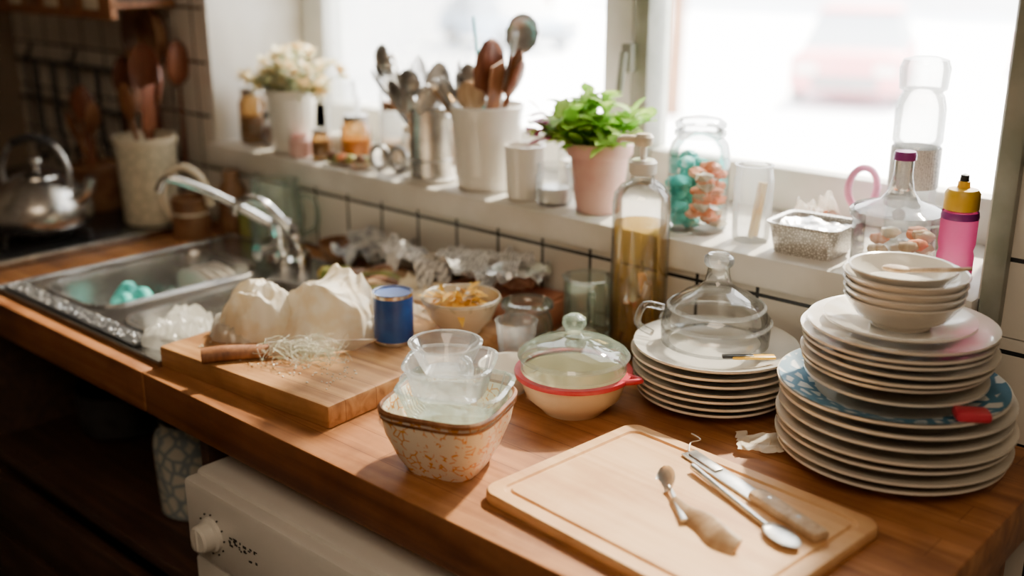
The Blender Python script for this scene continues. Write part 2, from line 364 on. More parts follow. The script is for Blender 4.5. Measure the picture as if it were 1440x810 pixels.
# ------------------------------------------------------------------ outside
def gr(u,v): return Vector((-60+120*u,1.0+90*v,-.95+.05*fbm((u*30,v*30,0),1)))
B().grid(20,20,gr,'snow').build('snowy_ground')
b=B().box((-20,48,3),(26,8,9),'build',.05)
for i in range(7):
    for j in range(2): b.box((-31+i*3.6,43.96,1.2+j*3),(1.5,.1,1.6),'carblue',.02)
b.build('building')
b=B().box((12,60,4),(30,8,11),'build',.05)
for i in range(8):
    for j in range(3): b.box((0+i*3.4,55.96,1.0+j*3),(1.4,.1,1.6),'carblue',.02)
b.build('building')
def car(col,loc,rz):
    b=B()
    b.box((0,0,.55),(1.78,4.2,.62),col,.16,seg=4)
    vs=[(-.82,-1.2,.84),(.82,-1.2,.84),(.82,1.9,.84),(-.82,1.9,.84),(-.62,-.5,1.42),(.62,-.5,1.42),(.62,1.3,1.42),(-.62,1.3,1.42)]
    b.add(vs,[[0,1,5,4],[1,2,6,5],[2,3,7,6],[3,0,4,7]],'carglass'); b.box((0,.4,1.43),(1.3,1.9,.08),col,.03)
    for x in (-.8,.8):
        for yy in (-1.3,1.3):
            T=Matrix.Translation((x,yy,.33))@Matrix.Rotation(pi/2,4,'Y')
            b.lathe([(0,-.1),(.3,-.1),(.33,-.06),(.33,.06),(.3,.1),(0,.1)],'tyre',T=T,seg=24); b.lathe([(0,.0),(.17,.11),(.2,.105)],'steel',T=T,seg=16)
    for x in (-.6,.6): b.box((x,-2.1,.62),(.34,.08,.16),'plasticw',.03)
    b.box((0,-2.11,.42),(1.0,.06,.2),'tyre',.02)
    return b.build('car',loc,rz)
car('carred',(-8.3,17.3,-.95),.35); car('carblue',(-19,20,-.95),1.3); car('carred',(-6.8,24,-.95),.2)
for (x,yy) in ((-9.2,13),(-21,24)):
    b=B().tube([(0,0,0),(.05,0,1.5),(0,.05,3),(.2,0,4.6)],[.16,.13,.1,.05],'brown',smooth=4)
    for k in range(9):
        a=k*2.4; z=1.8+k*.3; b.tube([(0,0,z),(math.cos(a)*.5,math.sin(a)*.5,z+.5),(math.cos(a)*1.0,math.sin(a)*1.0,z+1.2)],[.05,.03,.01],'brown',6,smooth=3)
    b.build('bare_tree',(x,yy,-.95))
# ------------------------------------------------------------------ counter, sink, stove
b=B()
b.box((-.8285,.298,.868),(1.063,.596,.064),'counter',.004)
b.box((-1.63,.0165,.868),(.54,.033,.064),'counter',.004)
b.box((-1.63,.556,.868),(.54,.08,.064),'counter',.002)
b.box((-1.9625,.298,.868),(.125,.596,.064),'counter',.004)
b.build('kitchen_counter')
b=B()
def rrect(x0,x1,y0,y1,r,z,n=8):
    out=[]
    for cx,cy,a0 in ((x1-r,y1-r,0),(x0+r,y1-r,pi/2),(x0+r,y0+r,pi),(x1-r,y0+r,3*pi/2)):
        for k in range(n+1):
            a=a0+pi/2*k/n; out.append((cx+r*math.cos(a),cy+r*math.sin(a),z))
    return out
def loft(b,loops,mat,cap=True):
    n=len(loops[0]); vs=[p for l in loops for p in l]; fs=[]
    for j in range(len(loops)-1):
        for i in range(n):
            k=(i+1)%n; fs.append([j*n+i,(j+1)*n+i,(j+1)*n+k,j*n+k])
    if cap: fs.append([(len(loops)-1)*n+i for i in range(n)])
    b.add(vs,fs,mat)
zt=.906
bas=[(-1.865,-1.635,.075,.425,.735),(-1.595,-1.385,.075,.40,.80)]
for x0,x1,y0,y1,zb in bas:
    loft(b,[rrect(x0,x1,y0,y1,.0005,zt),rrect(x0+.004,x1-.004,y0+.004,y1-.004,.055,zt),rrect(x0+.006,x1-.006,y0+.006,y1-.006,.055,zt+.004),rrect(x0+.012,x1-.012,y0+.012,y1-.012,.05,zt+.003),rrect(x0+.016,x1-.016,y0+.016,y1-.016,.05,zt-.01),
      rrect(x0+.03,x1-.03,y0+.03,y1-.03,.05,zb+.02),rrect(x0+.045,x1-.045,y0+.045,y1-.045,.045,zb+.003),rrect(x0+.08,x1-.08,y0+.08,y1-.08,.02,zb)],'sink')
    cx,cy=(x0+x1)/2,(y0+y1)/2
    b.lathe([(0,.004),(.018,.003),(.026,.006),(.028,.001)],'dull',(cx,cy,zb),seg=24)
def plate_(x0,x1,y0,y1): b.box(((x0+x1)/2,(y0+y1)/2,zt-.006),(x1-x0,y1-y0,.012),'sink',0)
plate_(-1.903,-1.865,.028,.52);plate_(-1.635,-1.595,.028,.52);plate_(-1.385,-1.358,.028,.52)
plate_(-1.865,-1.635,.028,.075);plate_(-1.865,-1.635,.425,.52);plate_(-1.595,-1.385,.028,.075);plate_(-1.595,-1.385,.40,.52)
b.tube([(-1.903,.028,zt),(-1.358,.028,zt),(-1.358,.52,zt),(-1.903,.52,zt),(-1.903,.028,zt)],.003,'sink',8)
b.build('kitchen_sink')
b=B().box((-1.66,.050,zt+.004),(.44,.034,.006),'black',.002)
for i in range(150): b.ell((-1.875+i*.00292,.036+R(0,.028),zt+.0075),(R(.001,.0025),.002,.002),'chrome' if i%3==0 else 'dull',sub=1)
b.build('draining_mat')
b=B()
b.lathe([(0,0),(.034,0),(.034,.006),(.024,.012),(.022,.05),(.026,.055),(.026,.075),(.018,.085),(.0,.087)],'chrome',seg=32)
b.tube([(0,0,.05),(-.012,-.02,.075),(-.06,-.09,.13),(-.105,-.15,.165),(-.12,-.168,.165),(-.127,-.178,.145)],[.012,.010,.0085,.008,.008,.008],'chrome',16,smooth=6)
b.lathe([(0,0),(.018,0),(.019,.02),(.015,.03),(0,.032)],'chrome',(.055,-.0,.0),seg=24)
b.tube([(.055,0,.02),(.05,-.01,.06),(.02,-.04,.115),(-.01,-.06,.13),(-.03,-.075,.12),(-.034,-.078,.10)],[.011,.010,.008,.008,.008,.008],'chrome',16,smooth=6)
b.tube([(.02,0,.065),(.06,-.025,.07),(.085,-.035,.085)],[.008,.007,.009],'chrome',12,smooth=4)
b.tube([(-.0,0,.03),(.0,-.05,.028),(.0,-.06,.028)],[.012,.012,.016],'chrome',12)
b.build('kitchen_faucet',(-1.665,.475,zt))
b=B()
b.box((-2.515,.29,.45),(.95,.58,.9),'stove',.006)
b.box((-2.50,.29,.906),(.90,.56,.012),'stove',.004)
for cx,cy in ((-2.17,.25),(-2.17+-.35,.25)):
    b.lathe([(.045,.0),(.05,.006),(.035,.01),(0,.011)],'dull',(cx,cy,.912),seg=24)
    for k in range(4):
        a=k*pi/2+.4; b.tube([(cx+.02*math.cos(a),cy+.02*math.sin(a),.934),(cx+.11*math.cos(a),cy+.11*math.sin(a),.934),(cx+.115*math.cos(a),cy+.115*math.sin(a),.913)],.004,'black',8)
b.box((-2.036,.29,.904),(.012,.585,.02),'steel',.002)
b.build('gas_stove')
b=B()
b.lathe([(0,0),(.088,0),(.099,.01),(.103,.03),(.096,.06),(.075,.085),(.05,.100),(.046,.102)],'steel',seg=48)
b.lathe([(.048,.100),(.046,.106),(.03,.114),(.008,.118),(.008,.125),(.014,.13),(.012,.14),(0,.142)],'steel',seg=32)
b.tube([(.08,0,.055),(.11,0,.075),(.125,0,.105)],[.02,.014,.01],'steel',16,smooth=4)
b.tube([(-.075,0,.075),(-.078,0,.12),(-.05,0,.165),(0,0,.178),(.05,0,.165),(.075,0,.12),(.07,0,.075)],.006,'dull',12,smooth=5)
b.tube([(-.045,0,.168),(0,0,.180),(.045,0,.168)],.009,'black',12,smooth=5)
b.build('kettle',(-2.150,.235,.938),.5)
# ------------------------------------------------------------------ plates etc
def plate_prof(R_,h=.02): return [(0,.002),(.54*R_,.001),(.56*R_,0),(.59*R_,0),(.61*R_,.003),(.8*R_,.45*h),(.985*R_,.88*h),(R_,.95*h),(R_,h+.002),(.97*R_,h+.001),(.78*R_,.5*h+.003),(.64*R_,.007),(.58*R_,.0055),(0,.005)]
SX,SY=-.453,.456
b=B(); z=0
for i,(r,m,dx) in enumerate([(.130,'plate',.0),(.134,'plate',.001),(.132,'plateg',-.001),(.135,'plate',.002),(.131,'plateg',-.001)]):
    b.lathe(plate_prof(r,.020),m,(dx,-dx,z),64); z+=.0124
b.lathe(plate_prof(.132,.024),'plateg',(0,.0,z),64); z+=.015
b.build('dinner_plate_stack',(SX,SY,Z0))
b=B(); b.lathe(plate_prof(.130,.019),'plate',(0,0,0),64)
b.lathe([(.985*.130,.0215),(.80*.130,.0138),(.66*.130,.0083)],'patblue',(0,0,.0005),64)
z1=Z0+z+.003
b.build('patterned_dinner_plate',(SX-.004,SY-.004,z1)); z1+=.015
b=B(); z=0
b.lathe(plate_prof(.102,.018),'plate',(.004,-.006,z),64); z+=.014
for i,(r,m) in enumerate([(.104,'plateg'),(.107,'plate'),(.108,'plate'),(.106,'plateg'),(.108,'plate'),(.105,'plate')]):
    b.lathe(plate_prof(r,.017),m,(R(-.003,.003),R(-.003,.003),z),64); z+=.0088
b.lathe(plate_prof(.084,.015),'plate',(.0,0,z),64); z+=.007
b.build('side_plate_stack',(SX-.004,SY-.002,z1)); z1+=z
def bowl_prof(R_,h,t=.003,foot=.5): return [(0,.003),(foot*R_*.9,.003),(foot*R_*.92,0),(foot*R_,0),(foot*R_*1.03,.004),(.78*R_,h*.38),(.95*R_,h*.8),(R_,h-.001),(R_-.001,h),(R_-t,h-.001),(.91*R_,h*.76),(.72*R_,h*.36),(.4*R_,.009),(0,.007)]
def gbowl(R_,h,foot=.6): return [(0,0),(foot*R_,0),(foot*R_*1.08,.004),(.8*R_,h*.45),(.95*R_,h*.85),(R_,h-.002),(R_,h),(R_-.0025,h-.001)]
b=B(); z=0
for r in (.066,.067,.068,.069): b.lathe(bowl_prof(r,.036,.003,.5),'plate' if r!=.067 else 'plateg',(0,0,z),64); z+=.0092
b.build('cereal_bowl_stack',(SX-.002,SY-.002,z1)); z1+=z+.003
B().lathe(bowl_prof(.0595,.031,.0035,.45),'white',seg=64).build('white_bowl',(SX-.004,SY-.008,z1))
b=B().tube([(-.01,0,0),(.03,.004,.004),(.055,.006,.008)],[.003,.003,.002],'palewood',8,smooth=3); b.ell((-.022,0,.0),(.016,.010,.004),'palewood'); b.build('wooden_teaspoon',(SX+.016,SY-.017,z1+.030),.3)
b=B().box((0,0,0),(.038,.026,.012),'red',.006); b.build('red_sponge',(SX+.106,SY-.055,.9+.106),.6)
b=B(); z=0
for i,r in enumerate([.100,.104,.106,.108,.107,.109,.108]):
    b.lathe(plate_prof(r,.018),'plate' if i%2 else 'plateg',(R(-.002,.002),R(-.002,.002),z),64); z+=.0105
b.build('side_plate_stack',(-.702,.465,Z0))
zt2=Z0+z
b=B()
b.lathe([(.066,0),(.071,.004),(.072,.022),(.069,.038),(.060,.054),(.045,.066),(.028,.074),(.018,.082),(.015,.094),(.014,.102),(.018,.108),(.019,.116),(.014,.121),(.010,.120)],'glass',seg=64)
b.lathe([(.0725,.028),(.0745,.031),(.0720,.034)],'glassh',seg=48); b.lathe([(.060,.001),(.071,.001)],'glassh',seg=48); b.lathe([(.0182,.106),(.0196,.111),(.0190,.117)],'glassh',seg=32); b.lathe([(.064,.048),(.0655,.051),(.062,.054)],'glassh',seg=48)
b.tube([(-.068,-.02,.04),(-.085,-.04,.045),(-.092,-.045,.02),(-.078,-.03,.004)],.005,'glass',12,smooth=5)
b.build('glass_cloche',(-.708,.472,zt2+.006),.1)
b=B().box((0,0,.0),(.055,.012,.004),'yellow',.0015); b.box((-.02,0,.001),(.04,.008,.004),'black',.001); b.build('vegetable_peeler',(-.632,.442,zt2+.012),.75)
# ------------------------------------------------------------------ lidded bowl
b=B()
b.lathe([(0,.003),(.034,.003),(.035,0),(.040,0),(.045,.006),(.062,.022),(.069,.042),(.070,.052),(.067,.052),(.064,.040),(.04,.01),(0,.006)],'cream',seg=64)
b.lathe([(.069,.050),(.0770,.050),(.0780,.053),(.0770,.056),(.069,.056)],'red',seg=64)
b.tube([(.072,-.012,.053),(.092,0,.055),(.072,.012,.053)],.004,'red',10,smooth=5)
b.build('lidded_bowl',(-.822,.316,Z0),.3)
b=B()
b.lathe([(.066,0),(.069,.002),(.070,.014),(.072,.018),(.070,.022),(.055,.032),(.028,.040),(.014,.043),(.010,.048),(.012,.054),(.016,.060),(.015,.068),(.008,.073),(0,.074)],'glassg',seg=64)
b.lathe([(.0705,.015),(.0735,.018),(.0705,.022)],'glassh',seg=64)
b.build('glass_pot_lid',(-.822,.316,Z0+.058))
# ------------------------------------------------------------------ square bowl & nested dishes
b=B()
b.lathe([(0,.004),(.036,.004),(.037,0),(.041,0),(.052,.02),(.064,.052),(.068,.074),(.0695,.083),(.067,.084),(.064,.081),(.059,.056),(.045,.02),(0,.012)],'patbowl',seg=80,n=4.0)
b.lathe([(.0702,.079),(.0706,.083),(.068,.0855),(.0655,.083)],'midwood',seg=80,n=4.0)
b.lathe([(.0685,.072),(.0695,.074),(.0696,.076)],'midwood',seg=80,n=4.0)
b.build('speckled_square_bowl',(-.828,.094,Z0),.35)
b=B()
def rib(rr,z,a): return rr*(1+.018*math.cos(a*40)),z
b.lathe([(0,.0),(.042,.0),(.050,.006),(.061,.040),(.063,.042),(.060,.043)],'glassg',seg=160,n=4,sx=1.0,sy=.86,ruf=rib)
b.lathe([(.061,.039),(.0645,.042),(.060,.044)],'glassh',seg=96,n=4,sx=1.0,sy=.86)
b.build('ribbed_glass_dish',(-.818,.096,Z0+.062),.45)
b=B()
def rib2(rr,z,a): return rr*(1+.012*math.cos(a*28)),z
b.lathe([(0,.0),(.036,.0),(.042,.006),(.050,.038),(.053,.040),(.050,.041)],'glassh',seg=112,n=3.5,ruf=rib2); b.lathe([(.0505,.037),(.0535,.040),(.050,.0415)],'glassh',seg=96,n=3.5)
b.build('glass_dish',(-.836,.106,Z0+.085),.6)
b=B(); b.lathe(gbowl(.043,.036),'glassh',seg=64);  b.lathe([(.0425,.033),(.044,.0355),(.041,.0365)],'glassh',seg=48); b.tube([(.042,0,.03),(.058,.0,.03),(.060,0,.014),(.036,0,.008)],.0035,'glassh',10,smooth=5)
b.build('glass_cup',(-.852,.114,Z0+.106),-.3)
b=B(); b.lathe(gbowl(.047,.043),'glassh',seg=64); b.lathe([(.0465,.040),(.048,.0425),(.045,.0435)],'glassh',seg=48); b.lathe([(0,.015),(.036,.015),(.038,.018),(0,.02)],'palewood',seg=32)
b.build('glass_bowl',(-.955,.195,Z0+.0))
B().lathe(bowl_prof(.043,.04,.003,.5),'plateg',seg=48).build('small_grey_bowl',(-.925,.305,Z0+.0))
b=B(); b.lathe([(0,0),(.022,0),(.024,.004),(.03,.07),(.031,.072),(.029,.072)],'glassh',seg=48); b.build('drinking_glass',(-.975,.375,Z0))
b=B(); b.lathe([(0,0),(.028,0),(.031,.004),(.031,.045),(.027,.052),(.029,.055)],'glassh',seg=40); b.lathe([(0,.06),(.026,.060),(.030,.057),(.030,.052),(.028,.050)],'steel',seg=40); b.build('lidded_glass_jar',(-.905,.425,Z0))
# ------------------------------------------------------------------ utensils
def uten(b,p0,p1,mat,kind='spoon',w=.022,l=.034,hr=.004,roll=0,hmat=None):
    p0=Vector(p0);p1=Vector(p1);L=(p1-p0).length
    q=(p1-p0).to_track_quat('Z','Y')@Quaternion((0,0,1),roll)
    T=Matrix.Translation(p0)@q.to_matrix().to_4x4(); hm=hmat or mat
    if kind=='spoon':
        b.tube([(0,0,0),(0,0,L*.3),(0,0,L-2*l),(0,.003,L-1.7*l)],[hr*1.5,hr*1.1,hr*.8,hr*.9],hm,10,flat=.55,smooth=4,T=T)
        b.ell((0,.003,L-l),(w,w*.42,l),mat,fn=lambda p:Vector((p.x*(1-.12*p.z),(p.y if p.y<0 else -p.y*.72),p.z)),T=T)
    elif kind=='spatula':
        b.tube([(0,0,0),(0,0,L-2*l)],[hr*1.2,hr],hm,10,flat=.6,T=T)
        b.box((0,0,L-l),(w*2,.004,l*2),mat,.0018,T=T)
    elif kind=='fork':
        b.tube([(0,0,0),(0,0,L-2*l)],[hr*1.4,hr*.8],hm,10,flat=.4,T=T)
        b.box((0,0,L-1.55*l),(w*1.5,.002,l*.6),mat,.0008,T=T)
        for k in range(4): b.box((w*(-.62+k*.415),0,L-.75*l),(w*.2,.002,l*1.2),mat,.0006,T=T)
    elif kind=='ladle':
        b.tube([(0,0,0),(0,0,L-.8*l),(0,.006,L-.3*l)],[hr,hr,hr],hm,10,smooth=4,T=T)
        b.ell((0,-w*.4,L-.2*l),(w,w*.7,w),mat,fn=lambda p:Vector((p.x,(p.y if p.y<0 else -p.y*.85),p.z)),T=T)
    return b
def utensil(name,*a,**k): return uten(B(),*a,**k).build(name)
b=B(); b.lathe([(0,.003),(.036,.003),(.037,0),(.039,.001),(.039,.121),(.041,.124),(.039,.126),(.037,.123),(.036,.006),(0,.005)],'steel',seg=48)
b.lathe([(.0395,.03),(.0402,.032),(.0395,.034)],'dull',seg=48)
px,py=-1.425,.640
b.build('steel_utensil_pot',(px,py,ZS+.008))
B().lathe([(0,0),(.045,0),(.05,.003),(.053,.007),(.05,.0075),(0,.0065)],'white',seg=48).build('saucer',(px,py,ZS))
zb=ZS+.02
b=B()
for (dx,dy,z,k,w,l,m,ro) in [(-.125,-.03,1.265,'spoon',.020,.034,'black',.6),(-.105,-.03,1.285,'spoon',.022,.036,'usteel',-.3),(-.075,-.02,1.295,'ladle',.03,.03,'usteel',.9),(-.07,.03,1.28,'fork',.018,.034,'dull',.4),(-.03,.0,1.295,'spoon',.024,.036,'dull',.2),(.01,.02,1.285,'spoon',.024,.038,'usteel',1.2),(.035,-.01,1.265,'fork',.018,.034,'usteel',.2),(-.04,-.035,1.265,'spatula',.018,.04,'dull',.5),(-.10,.01,1.26,'spoon',.022,.032,'usteel',.8),(.03,-.035,1.25,'spoon',.022,.034,'usteel',.5),(-.065,-.04,1.25,'spoon',.024,.034,'dull',.9),(-.005,-.03,1.26,'ladle',.026,.03,'dull',.2),(-.09,-.01,1.30,'fork',.014,.03,'usteel',.9),(-.13,.0,1.25,'spatula',.018,.034,'usteel',.3),(-.02,-.045,1.24,'spoon',.022,.034,'usteel',.4)]:
    uten(b,(px-dx*.14,py-dy*.14,zb),(px+dx,py+dy,z),m,k,w,l,.0038,ro)
b.build('metal_kitchen_utensils')
cx,cy=-1.305,.664
b=B(); b.lathe([(0,.004),(.048,.004),(.05,0),(.053,.002),(.057,.03),(.062,.12),(.065,.138),(.067,.145),(.064,.148),(.060,.142),(.053,.03),(.048,.012),(0,.01)],'white',seg=64)
b.lathe([(.0555,.022),(.0575,.025),(.0565,.029)],'white',seg=64); b.build('utensil_crock',(cx,cy,ZS))
b=B()
for (dx,dy,z,k,w,l,m,ro) in [(.03,-.02,1.335,'spoon',.036,.052,'brownwood',.5),(.065,.02,1.315,'spoon',.030,.044,'midwood',.8),(.095,-.01,1.30,'spoon',.022,.036,'brownwood',.3),(.035,.04,1.345,'ladle',.036,.03,'usteel',.8),(-.07,.0,1.29,'spoon',.028,.040,'usteel',.7),(-.105,-.03,1.245,'spatula',.022,.045,'palewood',.3),(-.13,-.02,1.235,'fork',.020,.036,'usteel',.3),(-.045,-.03,1.275,'spoon',.028,.040,'dull',.6),(.0,-.05,1.262,'spoon',.026,.028,'palewood',.5),(.055,-.03,1.295,'spatula',.022,.045,'midwood',.7),(-.05,.02,1.365,'spatula',.003,.02,'teal',.3),(-.02,-.03,1.29,'spoon',.026,.038,'usteel',.9),(-.085,-.04,1.26,'spoon',.028,.04,'usteel',.4),(-.025,.02,1.30,'spatula',.024,.04,'usteel',.9),(-.11,.0,1.27,'spoon',.024,.036,'dull',.9)]:
    uten(b,(cx-dx*.2,cy-dy*.2,ZS+.02),(cx+dx,cy+dy,z),m,k,w,l,.0045,ro)
b.build('wooden_and_metal_spoons')
# ------------------------------------------------------------------ other sill items
b=B(); b.lathe([(0,.003),(.026,.003),(.028,0),(.031,.003),(.034,.088),(.035,.092),(.032,.092),(.029,.008),(0,.006)],'white',seg=48); b.build('white_cup',(-1.195,.640,ZS))
b=B(); b.lathe([(0,.0),(.025,.0),(.03,.006),(.031,.045),(.027,.055),(.027,.065),(.029,.067),(.026,.068)],'glassh',seg=48); b.lathe([(0,.004),(.026,.006),(.027,.03),(0,.031)],'white',seg=32); b.build('glass_jar',(-1.130,.640,ZS))
b=B(); b.lathe([(0,0),(.033,0),(.036,.003),(.046,.088),(.0465,.092),(.051,.092),(.053,.096),(.0535,.112),(.051,.114),(.048,.112),(.046,.095),(.034,.01),(0,.008)],'pink',seg=64); b.lathe([(0,.096),(.047,.098)],'soil',seg=32); b.build('pink_flower_pot',(-1.045,.650,ZS))
b=B()
for i in range(64):
    a=R(0,2*pi); el=R(.25,1.4); L=R(.04,.105)
    d=Vector((math.cos(a)*math.cos(el)*1.2,math.sin(a)*math.cos(el)*.75,math.sin(el)*.95))
    if i<12: a=R(2.6,3.6); L=R(.09,.14); d=Vector((math.cos(a),math.sin(a)*.6,R(.05,.6))).normalized()
    s0=Vector((R(-.02,.02),R(-.02,.02),.0)); tip=s0+d*L
    mt='leafr' if (i<12 and i%3!=0) else 'leaf'
    b.tube([s0,s0+d*L*.5+Vector((0,0,.006)),tip],[.0015,.0012,.0008],mt,6,smooth=2)
    for k in range(7):
        dd=(d*.5+Vector((R(-1,1),R(-1,1),R(-.3,.7)))).normalized(); t=R(.45,1)
        b.leaf(s0+d*L*t,dd,Vector((0,0,1)),R(.022,.040),R(.020,.032),mt,R(.1,.5))
b.build('potted_plant',(-1.045,.654,ZS+.098))
b=B(); b.lathe([(0,0),(.040,0),(.045,.005),(.046,.02),(.046,.115),(.042,.132),(.033,.142),(.033,.152),(.038,.156),(.038,.162),(.03,.168),(.010,.172),(0,.172)],'glass',seg=48)
b.lathe([(.0345,.141),(.0385,.144),(.0385,.150),(.0345,.152)],'glassh',seg=48)
b.build('glass_storage_jar',(-.862,.655,ZS))
b=B()
for i in range(22):
    a=R(0,6); b.ell((-.018+R(-.012,.010),R(-.024,.024),.012+i*.0045),(.015,.014,.011),'teal',T=None,fn=lambda p:p*(1+.4*noise.noise(p*3+Vector((i,0,0)))),sub=2)
for i in range(24):
    b.ell((.018+R(-.009,.010),R(-.024,.024),.012+i*.0038),(.013,.013,.008),'orange' if i%4 else 'cream',fn=lambda p:p*(1+.5*noise.noise(p*3+Vector((i,5,0)))),sub=2)
b.build('wrapped_sweets',(-.862,.655,ZS))
b=B(); b.lathe([(0,0),(.024,0),(.027,.005),(.029,.09),(.026,.1),(.026,.11),(.028,.112),(.025,.112)],'glassh',seg=48)
for k in range(3): b.tube([(R(-.01,.01),R(-.01,.01),.006),(R(-.015,.015),R(-.015,.015),.085)],.004,'petal',8)
b.build('glass_jar',(-.768,.655,ZS))
b=B(); b.lathe([(0,0),(.040,0),(.043,.003),(.049,.040),(.053,.043),(.053,.045),(.048,.044),(.041,.006),(0,.004)],'foilmesh',seg=96,n=7,sx=1.02,sy=.90)
b.grid(24,24,lambda u,v:Vector(((u-.5)*.088,(v-.5)*.078,.038+.008*fbm((u*3,v*3,2),1))),'foil')
b.build('foil_tray',(-.672,.657,ZS),.05)
b=B().crump((0,0,0),.045,.028,.065,'plastic_bag',61,1.6,1.2,40,90).crump((.01,0,0),.032,.022,.05,'orange',63,1.6,1.2,20,50)
b.build('crumpled_plastic_bag',(-.712,.750,ZS))
b=B(); b.tube([(.022*math.cos(a/12*2*pi),0,.036+.030*math.sin(a/12*2*pi)) for a in range(13)],[.0055]*13,'pinks',12,smooth=3,flat=1); b.tube([(0,0,.006),(-.01,0,-.03)],.006,'pinks',8); b.build('pink_handled_scissors',(-.665,.79,ZS+.035),.8)
b=B(); b.lathe([(0,0),(.052,0),(.056,.004),(.057,.01),(.058,.068),(.060,.072),(.060,.078),(.045,.084),(.025,.092),(.016,.105),(.012,.125),(.012,.145),(.014,.147)],'glass',seg=64)
b.lathe([(.0585,.066),(.0625,.07),(.0625,.078),(.058,.082)],'glassh',seg=64)
b.lathe([(0,.157),(.013,.156),(.0145,.152),(.0145,.145),(0,.144)],'purple',seg=32)
b.build('glass_jar',(-.555,.662,ZS))
b=B()
for i in range(16): b.ell((R(-.035,.035),R(-.035,.035),.012+R(0,.035)),(.014,.009,.008),['cream','orange','foil','palewood'][i%4],fn=lambda p:p*(1+.3*noise.noise(p*2)),sub=2)
b.build('wrapped_sweets',(-.555,.662,ZS))
b=B(); b.lathe([(0,0),(.030,0),(.033,.004),(.033,.14),(.031,.145),(.034,.15),(.034,.195),(.030,.212),(.026,.218),(.032,.222),(.034,.25),(.030,.262),(.015,.266),(0,.266)],'glassh',seg=48)
b.lathe([(.0335,.085),(.0342,.087),(.0342,.14),(.0335,.142)],'label',seg=48); b.build('plastic_bottle',(-.590,.785,ZS))
b=B(); b.lathe([(0,0),(.020,0),(.0225,.004),(.0225,.035),(.0205,.042),(.0225,.05),(.0225,.085),(.019,.093),(.017,.095)],'pinkp',seg=40)
b.lathe([(.018,.093),(.0215,.095),(.0215,.115),(.018,.12),(.008,.122),(.007,.13),(0,.132)],'yellow',seg=40); b.lathe([(0,.14),(.005,.138),(.006,.128),(.002,.125)],'black',seg=20)
b.lathe([(.0228,.083),(.0232,.086),(.022,.092)],'purple',seg=40); b.build('pink_squeeze_bottle',(-.472,.650,ZS))
# left sill
b=B(); b.lathe([(0,0),(.040,0),(.043,.004),(.050,.115),(.054,.118),(.054,.13),(.050,.13),(.046,.115),(.04,.01),(0,.008)],'white',seg=48); b.lathe([(0,.112),(.046,.114)],'soil',seg=32); b.build('white_flower_pot',(-1.85,.650,ZS))
b=B()
for i in range(48):
    a=R(0,2*pi); el=R(.2,1.4); L=R(.05,.13)
    d=Vector((math.cos(a)*math.cos(el)*1.3,math.sin(a)*math.cos(el)*.6,math.sin(el)*.75)); s0=Vector((R(-.025,.025),R(-.02,.02),0))
    b.tube([s0,s0+d*L*.5,s0+d*L],.0013,'sage',6)
    for k in range(5): b.leaf(s0+d*L*R(.3,.9),(d+Vector((R(-1,1),R(-1,1),R(-.5,.5)))),Vector((0,0,1)),.03,.016,'sage',.4)
    for k in range(8): b.leaf(s0+d*L,(d*.6+Vector((R(-1,1),R(-1,1),R(-.6,1)))),Vector((0,0,1)),.024,.019,'petal',.3)
b.build('potted_flowers',(-1.845,.652,ZS+.115))
def jar(name,x,y,r,h,m,fill=None,fm=None,lid=None):
    b=B(); b.lathe([(0,0),(r*.9,0),(r,.005),(r,h*.75),(r*.8,h*.85),(r*.8,h),(r*.75,h)],m,seg=40)
    if fill: b.lathe([(0,.006),(r*.9,.008),(r*.9,h*fill),(0,h*fill+.002)],fm,seg=32)
    if lid: b.lathe([(r*.82,h*.9),(r*.84,h*.9),(r*.84,h*1.03),(0,h*1.04)],lid,seg=32)
    return b.build(name,(x,y,ZS))
jar('glass_jar',-2.005,.66,.03,.115,'amber',.5,'brown','steel'); jar('ceramic_jar',-1.95,.73,.032,.13,'cream',None,None,'green'); jar('spice_jar',-1.935,.66,.022,.07,'glassh',.6,'brown','black')
jar('glass_jar',-1.745,.70,.036,.15,'glassh',.3,'cream'); jar('amber_jar',-1.665,.665,.030,.09,'amber',.5,'food','steel'); jar('glass_jar',-1.585,.70,.032,.12,'glassh',.4,'palewood','brown'); jar('glass_jar',-1.505,.675,.026,.085,'glass',.4,'cream','cream'); jar('glass_bottle',-1.66,.76,.028,.17,'glassh'); jar('glass_bottle',-1.51,.77,.028,.14,'amber',.5,'brown')
jar('glass_jar',-1.185,.76,.028,.13,'glassh',.4,'cream'); jar('spice_jar',-1.735,.632,.020,.06,'amber',.6,'brown','dull')
jar('pink_pot',-1.790,.622,.022,.045,'pink')
b=B()
for x in (-.02,.022): b.tube([(x+.018*math.cos(a*pi/6),0,.026+.022*math.sin(a*pi/6)) for a in range(13)],.005,'dull',10,smooth=2)
b.build('metal_handled_scissors',(-1.53,.63,ZS+.002),.3)
b=B()
for i in range(16): b.ell((R(-.055,.055),R(-.012,.012),.010+R(0,.012)),(.014,.011,.010),['brown','orange','cream','green'][i%4],sub=2)
b.build('garlic_and_shallots',(-1.640,.618,ZS))
